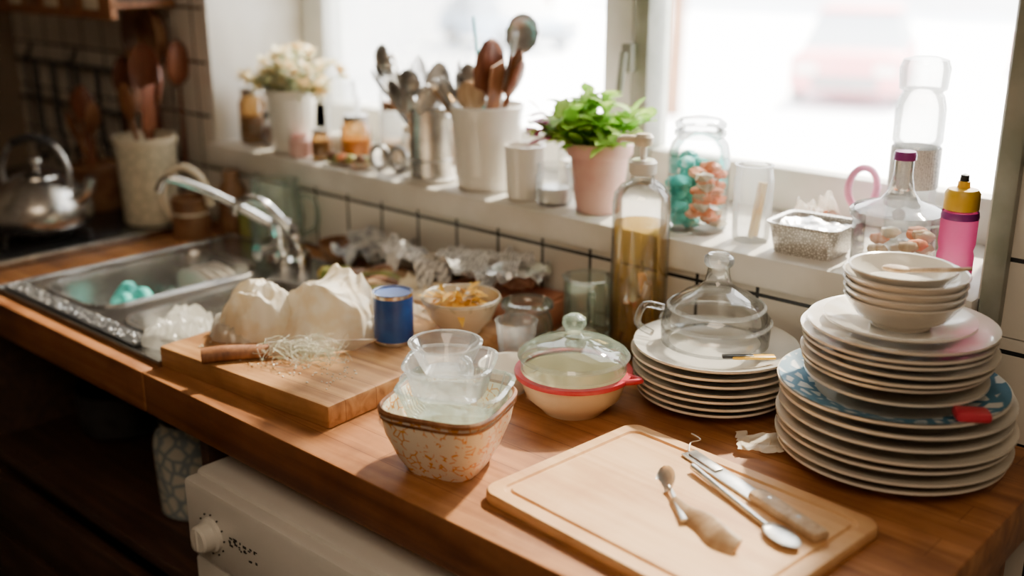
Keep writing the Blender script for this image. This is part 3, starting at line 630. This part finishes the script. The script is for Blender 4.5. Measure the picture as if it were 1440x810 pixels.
# ------------------------------------------------------------------ boards
b=B().box((0,0,.016),(.354,.39,.032),'board1',.004); b.build('chopping_board',(-1.197,.238,Z0),.075)
b=B()
loft(b,[rrect(-.17,.17,-.127,.127,.02,0),rrect(-.172,.172,-.129,.129,.022,.003),rrect(-.172,.172,-.129,.129,.022,.011),rrect(-.170,.170,-.127,.127,.02,.014),
 rrect(-.156,.156,-.113,.113,.014,.014),rrect(-.154,.154,-.111,.111,.013,.0115),rrect(-.150,.150,-.107,.107,.011,.0115),rrect(-.148,.148,-.105,.105,.010,.014)],'board2')
b.build('cutting_board',(-.561,.168,Z0),-.085)
ZC=Z0+.0145
utensil('teaspoon',(-.532,.140,ZC+.004),(-.612,.216,ZC+.006),'usteel','spoon',.014,.024,.0028,pi/2+.7+pi,None)
b=B(); P_=[Vector((-.566,.170,ZC+.004)),Vector((-.540,.153,ZC+.005)),Vector((-.512,.144,ZC+.0055)),Vector((-.487,.130,ZC+.0055)),Vector((-.463,.128,ZC+.004))]
b.tube(P_,[.005,.009,.014,.016,.011],'palewood',16,smooth=6,flat=.32)
b.build('wooden_handle')
b=B()
d=Vector((-.515-(-.625),.247-.288,0)); ang=math.atan2(d.y,d.x)
b.box((.0,0,.0015),(.125,.022,.003),'usteel',.0012); b.box((-.03,0,.004),(.05,.012,.003),'dull',.001)
b.box((.108,0,.005),(.105,.022,.012),'palewood',.005); b.tube([(.068,0,.004),(.058,0,.003)],.007,'steel')
for k in (.08,.125): b.lathe([(0,.0117),(.0025,.0115),(.0025,.010)],'dull',(k,0,0),seg=12)
b.tube([(-.062,0,.003),(-.075,.012,.006),(-.07,.022,.01),(-.085,.02,.012)],.0007,'dull',6,smooth=5)
b.build('cheese_knife',(-.560,.258,ZC),ang)
b=B(); b.tube([(-.11,0,.006),(-.04,0,.004),(.03,0,.003)],[.004,.0035,.003],'usteel',10,smooth=3); b.ell((.052,0,.006),(.026,.014,.006),'usteel',fn=lambda p:Vector((p.x,p.y,(p.z if p.z<0 else -p.z*.6))))
b.build('serving_spoon',(-.490,.200,ZC),-.42)
zb=Z0+.033
b=B(); b.tube([(-.052,0,.008),(-.02,0,.010),(.03,0,.009),(.04,0,.009)],[.011,.012,.010,.009],'midwood',14,smooth=4,flat=.7)
b.add([(.04,-.001,.001),(.16,-.001,.002),(.19,-.001,.016),(.04,-.001,.022),(.04,.001,.001),(.16,.001,.002),(.19,.001,.016),(.04,.001,.022)],[[0,1,2,3],[7,6,5,4],[0,4,5,1],[1,5,6,2],[2,6,7,3],[3,7,4,0]],'usteel')
b.build('kitchen_knife',(-1.225,.078,zb),.93)
def cl(seed,bot=-.35,k=1.0,fr=1.0):
    o=Vector((seed,seed*.7,seed*.3))
    def f(p):
        q=p*(1+.25*noise.noise(p*1.4+o)); q.z=max(q.z,bot); return q
    return f
b=B(); b.crump((.032,.006,0),.096,.076,.108,'cloth',3,.75,.8,90,200); b.crump((-.055,-.004,0),.074,.060,.085,'cloth',8,.9,.85,70,160); b.crump((.09,.0,0),.045,.05,.06,'cloth',12,1.0,.9,50,110); b.crump((-.088,-.022,0),.048,.045,.035,'plastic_bag',18,1.5,1.3,50,110)
b.build('crumpled_cloth_bag',(-1.260,.214,zb),.72,ang=60)
b=B().crump((0,0,0),.050,.038,.045,'plastic_bag',21,1.5,1.3,50,110); b.build('plastic_wrap',(-1.158,.322,zb),.7,ang=60)
b=B()
for i in range(70):
    a=R(0,6.28); r=R(.008,.036); p=[]
    c=Vector((R(-.03,.03),R(-.018,.018),0)); z=R(.002,.022)
    for k in range(6): a+=R(.4,1.2); p.append(c+Vector((math.cos(a)*r*1.3,math.sin(a)*r*.8,max(.001,z+R(-.012,.014)))))
    b.tube(p,.0003,'fibre',4,smooth=4,caps=False)
b.build('tangle_of_string',(-1.155,.138,zb+.001),.6)
b=B()
for i in range(110): b.ell((R(-.12,.15),R(-.03,.05),.0005),(R(.001,.0025),R(.001,.002),.0012),'cream',sub=1)
b.build('bread_crumbs',(-1.200,.100,zb),.10)
b=B(); b.lathe([(0,.002),(.027,.002),(.029,0),(.0292,.003),(.0285,.006),(.0285,.070),(.0292,.073),(.029,.076),(.027,.076),(.0265,.073),(0,.073)],'steel',seg=48)
b.lathe([(.0287,.006),(.0289,.007),(.0289,.069),(.0287,.070)],'blue',seg=48); b.lathe([(.0265,.0735),(.0285,.0765),(.029,.0765)],'blue',seg=48); b.lathe([(0,.074),(.026,.0738)],'blue',seg=32)
b.build('blue_tin_can',(-1.120,.270,zb))
b=B(); b.lathe(bowl_prof(.059,.055,.003,.5),'cream',seg=56); b.lathe([(.0565,.044),(.0598,.050),(.0592,.053)],'crockpat',seg=56)
b.build('snack_bowl',(-1.081,.370,zb))
b=B()
for i in range(60):
    a=R(0,6.28);r=R(0,.04); b.leaf(Vector((r*math.cos(a),r*math.sin(a),.038+R(0,.018)+(.04-r)*.2)),Vector((R(-1,1),R(-1,1),R(-.2,.3))),Vector((0,0,1)),R(.02,.034),R(.008,.015),'food' if i%6 else 'cream',R(-.6,.8))
b.lathe([(0,.038),(.045,.036),(.05,.032)],'food',seg=24); b.build('orange_peel_pile',(-1.081,.370,zb))
def paper(name,loc,w,h,mat,rz,amp=.02,seed=0,zb_=.012):
    def f(u,v):
        n1=noise.noise(Vector((u*2.2+seed,v*2.0,0))); rd=1-2*abs(noise.noise(Vector((u*3.5+seed,v*2.5+n1,4))))
        e=.012*noise.noise(Vector((u*4,v*4,seed)))
        return Vector(((u-.5)*w+e,(v-.5)*h+e,max(.001,zb_+amp*n1+amp*.7*rd+amp*.2*noise.noise(Vector((u*11,v*9,seed))))))
    b=B(); b.grid(50,36,f,mat)
    return b.build(name,loc,rz,ang=70)
b=B().box((0,0,.02),(.20,.11,.04),'redwood',.004); b.box((0,0,.042),(.19,.10,.006),'redwood',.002); b.build('wooden_box',(-1.145,.53,Z0),.12)
paper('newspaper',(-1.19,.535,Z0+.049),.19,.11,'news',.15,.028,3,.022)
paper('crumpled_foil',(-1.10,.512,Z0+.052),.095,.10,'foil',.5,.024,8,.026)
paper('newspaper',(-1.325,.535,Z0+.002),.17,.12,'news',-.3,.045,13,.042)
paper('paper_wrapper',(-1.245,.460,Z0+.002),.12,.07,'cream',.3,.028,17,.022)
paper('tea_towel',(-1.47,.535,Z0+.002),.12,.10,'towel',.2,.035,23,.04)
b=B()
for i in range(6): 
    y0=-.035+i*.014; b.tube([(-.10,y0,.014),(-.03,y0+R(-.015,.015),.022+i*.004),(.04,y0+R(-.015,.015),.024),(.10,y0,.012)],[.004,.013,.014,.003],['green','palewood','brown'][i%3],12,smooth=4)
b.build('vegetable_scraps',(-1.345,.462,Z0),.25)
b=B()
for i in range(9): b.ell((R(-.07,.07),R(-.02,.02),.012+R(0,.012)),(R(.018,.03),R(.014,.02),R(.012,.018)),['green','brown','food','green','darkwood'][i%5],fn=cl(31+i,-.7),sub=3)
b.build('vegetable_peelings',(-1.44,.468,Z0+.003),.1)
b=B(); b.lathe(bowl_prof(.045,.045,.003,.55),'brown',seg=40); b.build('brown_bowl',(-1.575,.545,Z0+.002))
b=B(); b.lathe([(0,0),(.034,0),(.038,.005),(.040,.03),(.036,.046),(.031,.052),(.034,.056),(.038,.062),(.038,.068),(.032,.070)],'glassg',seg=48)
b.lathe([(.035,.055),(.0405,.060),(.0405,.065),(.036,.068)],'glassh',seg=48); b.build('glass_jar',(-1.030,.460,Z0))
b=B(); b.lathe([(0,0),(.034,0),(.038,.004),(.038,.095),(.040,.100),(.037,.101)],'glassg',seg=48); b.lathe([(.037,.095),(.041,.100),(.037,.102)],'glassh',seg=48)
b.tube([(.036,0,.085),(.055,0,.087),(.06,0,.055),(.052,0,.025),(.036,0,.02)],.005,'glassg',12,smooth=5); b.lathe([(.0385,.028),(.0395,.03),(.0385,.032)],'glassh',seg=48)
b.build('glass_measuring_jug',(-.975,.540,Z0),-.8)
b=B(); b.lathe([(0,0),(.038,0),(.042,.005),(.042,.228),(.040,.243),(.030,.256),(.018,.262),(.016,.268),(.016,.278)],'glass',seg=48)
b.lathe([(0,.006),(.036,.006),(.0385,.010),(.0385,.20),(0,.20)],'liquid',seg=48)
for i in range(7): b.tube([(R(-.022,.022),R(-.022,.022),.01),(R(-.024,.024),R(-.024,.024),R(.07,.12))],R(.005,.008),['palewood','palewood','food'][i%3],8)
b.lathe([(.018,.271),(.020,.273),(.020,.288),(.016,.292),(0,.293)],'plateg',seg=32)
b.tube([(0,0,.291),(0,0,.314)],.005,'white'); b.lathe([(0,.312),(.012,.312),(.014,.316),(.014,.324),(.010,.329),(0,.330)],'cream',seg=24)
b.tube([(0,0,.320),(-.03,-.0,.322),(-.036,0,.316)],[.006,.005,.004],'cream',10,smooth=3)
b.build('pump_bottle',(-.884,.543,Z0),.7)
paper('folded_dishcloth',(-.580,.376,Z0+.001),.055,.05,'cloth',.6,.004,5,.005)
utensil('teaspoon',(-.905,.225,Z0+.005),(-.86,.20,Z0+.006),'usteel','spoon',.013,.018,.003,pi/2)
# ------------------------------------------------------------------ sink contents
b=B()
for k in range(4): b.lathe(bowl_prof(.075-.002*k,.045,.002,.5),'plateg' if k%2 else 'white',(0,0,k*.022),40)
b.build('bowl_stack',(-1.745,.185,.742))
b=B(); 
for i,(x,y_,z) in enumerate([(0,0,0),(.03,.02,.01),(.05,-.01,.0),(-.02,.02,.01)]):
    b.tube([(x,y_,z),(x+.02,y_+.015,z+.03),(x+.045,y_+.01,z+.022),(x+.05,y_-.01,z)],[.010,.012,.011,.009],'teal',10,smooth=4)
b.build('rubber_gloves',(-1.76,.165,.855))
b=B()
for k in range(4):
    T=Matrix.Translation((0,.02*k,.085))@Matrix.Rotation(-1.25,4,'X'); b.lathe(plate_prof(.082,.014),'plate' if k%2 else 'plateg',T=T,seg=48)
b.build('side_plate_stack',(-1.735,.325,.742))
b=B(); b.lathe([(0,0),(.026,0),(.03,.004),(.036,.11),(.037,.113),(.034,.113)],'glassg',seg=40); b.build('glass_tumbler',(-1.815,.285,.745))
b=B(); b.crump((0,-.01,0),.075,.065,.085,'plastic_bag',41,1.3,1.2,60,130); b.crump((.03,.07,0),.055,.055,.09,'plastic_bag',44,1.3,1.3,50,110); b.build('plastic_bag',(-1.49,.165,.832),.1,ang=60)
b=B().crump((0,0,0),.055,.034,.040,'plastic_bag',55,1.6,1.3,40,90); b.build('plastic_bag',(-1.41,.085,.908),.5,ang=60)
b=B(); b.lathe(bowl_prof(.055,.05,.002,.5),'white',seg=48); b.lathe(bowl_prof(.054,.05,.002,.5),'white',(0,0,.025),48); b.build('white_bowl',(-1.47,.325,.815))
b=B(); b.lathe([(0,0),(.045,0),(.05,.01),(.055,.06),(.05,.11),(.045,.13),(.048,.14),(.045,.14)],'glassg',seg=48); b.tube([(.05,0,.11),(.08,0,.10),(.082,0,.05),(.053,0,.03)],.005,'glassg',12,smooth=5); b.build('glass_jug',(-1.765,.535,Z0),.6)
b=B(); b.lathe([(0,.003),(.052,.003),(.054,0),(.058,.004),(.062,.17),(.066,.178),(.066,.186),(.061,.186),(.058,.17),(.052,.01),(0,.008)],'crockpat',seg=48)
b.lathe([(.063,.168),(.067,.175),(.067,.187)],'cream',seg=48); b.build('patterned_utensil_crock',(-2.115,.46,.912))
b=B()
for (dx,dy,z,k,w,l,m,ro) in [(.0,.02,1.29,'spoon',.035,.05,'brownwood',.6),(.05,.02,1.25,'spoon',.03,.045,'brownwood',.9),(-.04,.03,1.24,'spatula',.025,.05,'midwood',.7),(-.08,0,1.20,'spoon',.025,.04,'palewood',.5),(.07,-.02,1.21,'spatula',.02,.05,'brownwood',.6),(-.02,-.03,1.21,'spoon',.03,.04,'midwood',.6)]:
    uten(b,(-2.115-dx*.3,.46-dy*.3,.93),(-2.115+dx,.46+dy,z),m,k,w,l,.006,ro)
b.build('wooden_spoons')
b=B(); b.lathe([(0,0),(.05,0),(.054,.006),(.058,.10),(.055,.104),(.05,.02),(0,.01)],'brown',seg=40); b.build('brown_pot',(-2.32,.45,.912))
b=B()
for dx,z in ((-.05,1.17),(.0,1.19),(.05,1.16),(-.08,1.13)): uten(b,(-2.32-dx*.3,.45,.93),(-2.32+dx,.43,z),'midwood' if dx else 'brownwood','spoon',.026,.04,.006,.7)
b.build('wooden_spoons')
b=B(); b.lathe([(0,0),(.036,0),(.038,.005),(.040,.085),(.037,.086),(.034,.01),(0,.008)],'brown',seg=40)
b.tube([(-.02,-.02,.03),(-.035,-.04,.08),(-.02,-.03,.135),(.015,-.01,.15),(.04,.01,.12),(.045,.02,.07)],.008,'cream',12,smooth=5); b.lathe([(.0385,.05),(.0405,.052),(.0395,.056)],'cream',seg=40)
b.build('brown_mug',(-1.975,.47,Z0))
b=B(); b.lathe([(0,0),(.03,0),(.032,.004),(.03,.09),(.018,.11),(.018,.13),(0,.132)],'brown',seg=32); b.build('sauce_bottle',(-1.955,.56,Z0))
b=B(); b.lathe([(0,0),(.03,0),(.032,.004),(.032,.07),(.028,.08),(.0,.085)],'green',seg=32); b.build('spice_jar',(-1.88,.56,Z0))
# wall-hung things
b=B()
for z in (1.20,1.10): b.tube([(-2.95,.575,z),(-2.40,.575,z)],.006,'black')
for x in (-2.9,-2.66,-2.42): b.tube([(x,.598,1.235),(x,.575,1.2),(x,.575,.98)],.005,'black')
for x in (-2.82,-2.72,-2.6,-2.5): b.tube([(x,.565,1.2),(x+.02,.555,1.05),(x+.04,.555,.98),(x+.01,.55,.95),(x-.03,.555,1.0)],.007,'black',smooth=4)
b.build('wire_utensil_rack')
b=B(); T=Matrix.Rotation(pi/2,4,'X'); b.lathe([(0,0),(.06,.0),(.075,.03),(.078,.03),(.063,-.004),(0,-.004)],'brown',T=T,seg=40); b.tube([(0,-.01,-.07),(.01,-.01,-.14),(.015,-.01,-.24)],[.009,.010,.012],'brownwood',12); b.tube([(0,-.01,.07),(0,-.005,.10)],.006,'black')
b.build('hanging_frying_pan',(-2.26,.58,1.29))
utensil('wooden_ladle',(-2.155,.575,1.02),(-2.145,.575,1.29),'brownwood','spoon',.035,.05,.007,.2)
utensil('wooden_ladle',(-2.40,.575,1.05),(-2.39,.575,1.24),'brownwood','spoon',.03,.045,.007,.2)
b=B().box((0,0,.14),(.62,.16,.02),'darkwood',.003); b.box((0,-.07,.02),(.62,.015,.10),'midwood',.003); b.box((0,.0,.0),(.62,.15,.015),'midwood',.003); b.box((-.3,0,.07),(.015,.15,.14),'darkwood',.003); b.box((.3,0,.07),(.015,.15,.14),'darkwood',.003)
for i in range(6): b.box((-.22+i*.09,-.079,.02),(.06,.004,.06),'cream' if i%2 else 'brown',.001,T=None)
b.build('hanging_wooden_shelf',(-2.47,.515,1.365))
# ------------------------------------------------------------------ lower cabinet, dishwasher
b=B()
b.box((-.925,.27,.42),(.60,.56,.76),'plasticw',.01)
b.box((-.925,-.0115,.735),(.60,.035,.115),'plasticw',.008); b.box((-.925,-.008,.40),(.596,.028,.54),'plasticw',.006)
T=Matrix.Translation((-1.160,-.030,.729))@Matrix.Rotation(pi/2,4,'X')
b.lathe([(.024,-.002),(.024,.004),(.020,.006),(.019,.02),(.016,.023),(0,.023)],'plasticw',T=T,seg=40); b.box((0,0,.0235),(.004,.03,.003),'plateg',.001,T=T)
for k in range(12):
    a=k*.52; b.box((.029*math.cos(a),.029*math.sin(a),0),(.002,.002,.002),'black',0,T=T)
for i in range(6):
    for k in range(4):
        b.box((-1.117+i*.011+R(-.002,.002),-.0292,.732+R(-.010,.010)),(R(.002,.008),.001,R(.001,.004)),'black',0)
b.build('dishwasher',(0,0,0))
b=B()
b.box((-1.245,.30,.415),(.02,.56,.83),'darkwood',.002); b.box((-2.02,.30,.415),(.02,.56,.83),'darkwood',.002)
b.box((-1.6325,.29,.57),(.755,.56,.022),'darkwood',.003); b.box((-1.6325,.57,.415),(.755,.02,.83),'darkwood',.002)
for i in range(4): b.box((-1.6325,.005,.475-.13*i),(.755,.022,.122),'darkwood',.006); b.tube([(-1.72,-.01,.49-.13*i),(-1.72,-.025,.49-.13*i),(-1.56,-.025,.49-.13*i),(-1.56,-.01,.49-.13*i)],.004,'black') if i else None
b.build('lower_cabinet')
b=B(); b.lathe([(0,0),(.052,0),(.058,.005),(.062,.12),(.058,.14),(.048,.15),(.048,.16),(.05,.163),(.045,.163),(.04,.15),(.05,.13),(.05,.01),(0,.008)],'patcrock',seg=48); b.build('patterned_jar',(-1.485,.14,.582))
b=B(); b.lathe([(0,0),(.07,0),(.08,.01),(.085,.09),(.08,.092),(.074,.012),(0,.006)],'black',seg=40); b.tube([(.08,0,.08),(.2,0,.09)],.01,'black'); b.build('saucepan',(-1.87,.22,.582),.4)
b=B().crump((0,0,0),.08,.06,.12,'plastic_bag',71,1.2,1.0,40,90); b.build('plastic_bag',(-1.64,.38,.582),ang=60)
b=B().box((-.475,.3,.415),(.28,.54,.83),'midwood',.004); b.box((-.475,.022,.42),(.27,.02,.78),'midwood',.006); b.build('base_cabinet')
# ------------------------------------------------------------------ lights
w=bpy.data.worlds.new('World'); bpy.context.scene.world=w; w.use_nodes=True
bg=w.node_tree.nodes['Background']; bg.inputs[0].default_value=(1.0,.98,.96,1); bg.inputs[1].default_value=17
sd=bpy.data.lights.new('sun','SUN'); sd.energy=58; sd.angle=math.radians(3); sd.color=(1,.85,.64)
so=bpy.data.objects.new('sun',sd); bpy.context.scene.collection.objects.link(so)
so.rotation_mode='QUATERNION'; so.rotation_quaternion=Vector((.10,-1,-1.05)).to_track_quat('-Z','Y'); so.location=(0,5,5)
pd=bpy.data.lights.new('window_portal','AREA'); pd.shape='RECTANGLE'; pd.size=1.6; pd.size_y=1.04; pd.cycles.is_portal=True
po=bpy.data.objects.new('window_portal',pd); bpy.context.scene.collection.objects.link(po); po.location=(-1.25,.915,1.61); po.rotation_euler=(-pi/2,0,0)
ld=bpy.data.lights.new('overhead_fill','AREA'); ld.size=1.2; ld.energy=24; ld.color=(1,.78,.55)  # added warm fill to lift the dim interior, no actual fitting up there
lo=bpy.data.objects.new('overhead_fill',ld); bpy.context.scene.collection.objects.link(lo); lo.location=(.3,-1.2,2.5)
# ------------------------------------------------------------------ camera
p_=math.radians(17.5); y_=math.radians(42.2)
fh=Vector((-math.sin(y_),math.cos(y_),0)); fwd=fh*math.cos(p_)+Vector((0,0,-math.sin(p_)))
cd=bpy.data.cameras.new('camera'); cd.lens=38.0; cd.sensor_width=36; cd.clip_start=.05; cd.clip_end=300
co=bpy.data.objects.new('camera',cd); bpy.context.scene.collection.objects.link(co)
co.location=(0,-.71,1.48); co.rotation_euler=fwd.to_track_quat('-Z','Y').to_euler()
cd.dof.use_dof=True; cd.dof.focus_distance=1.33; cd.dof.aperture_fstop=1.8
bpy.context.scene.camera=co
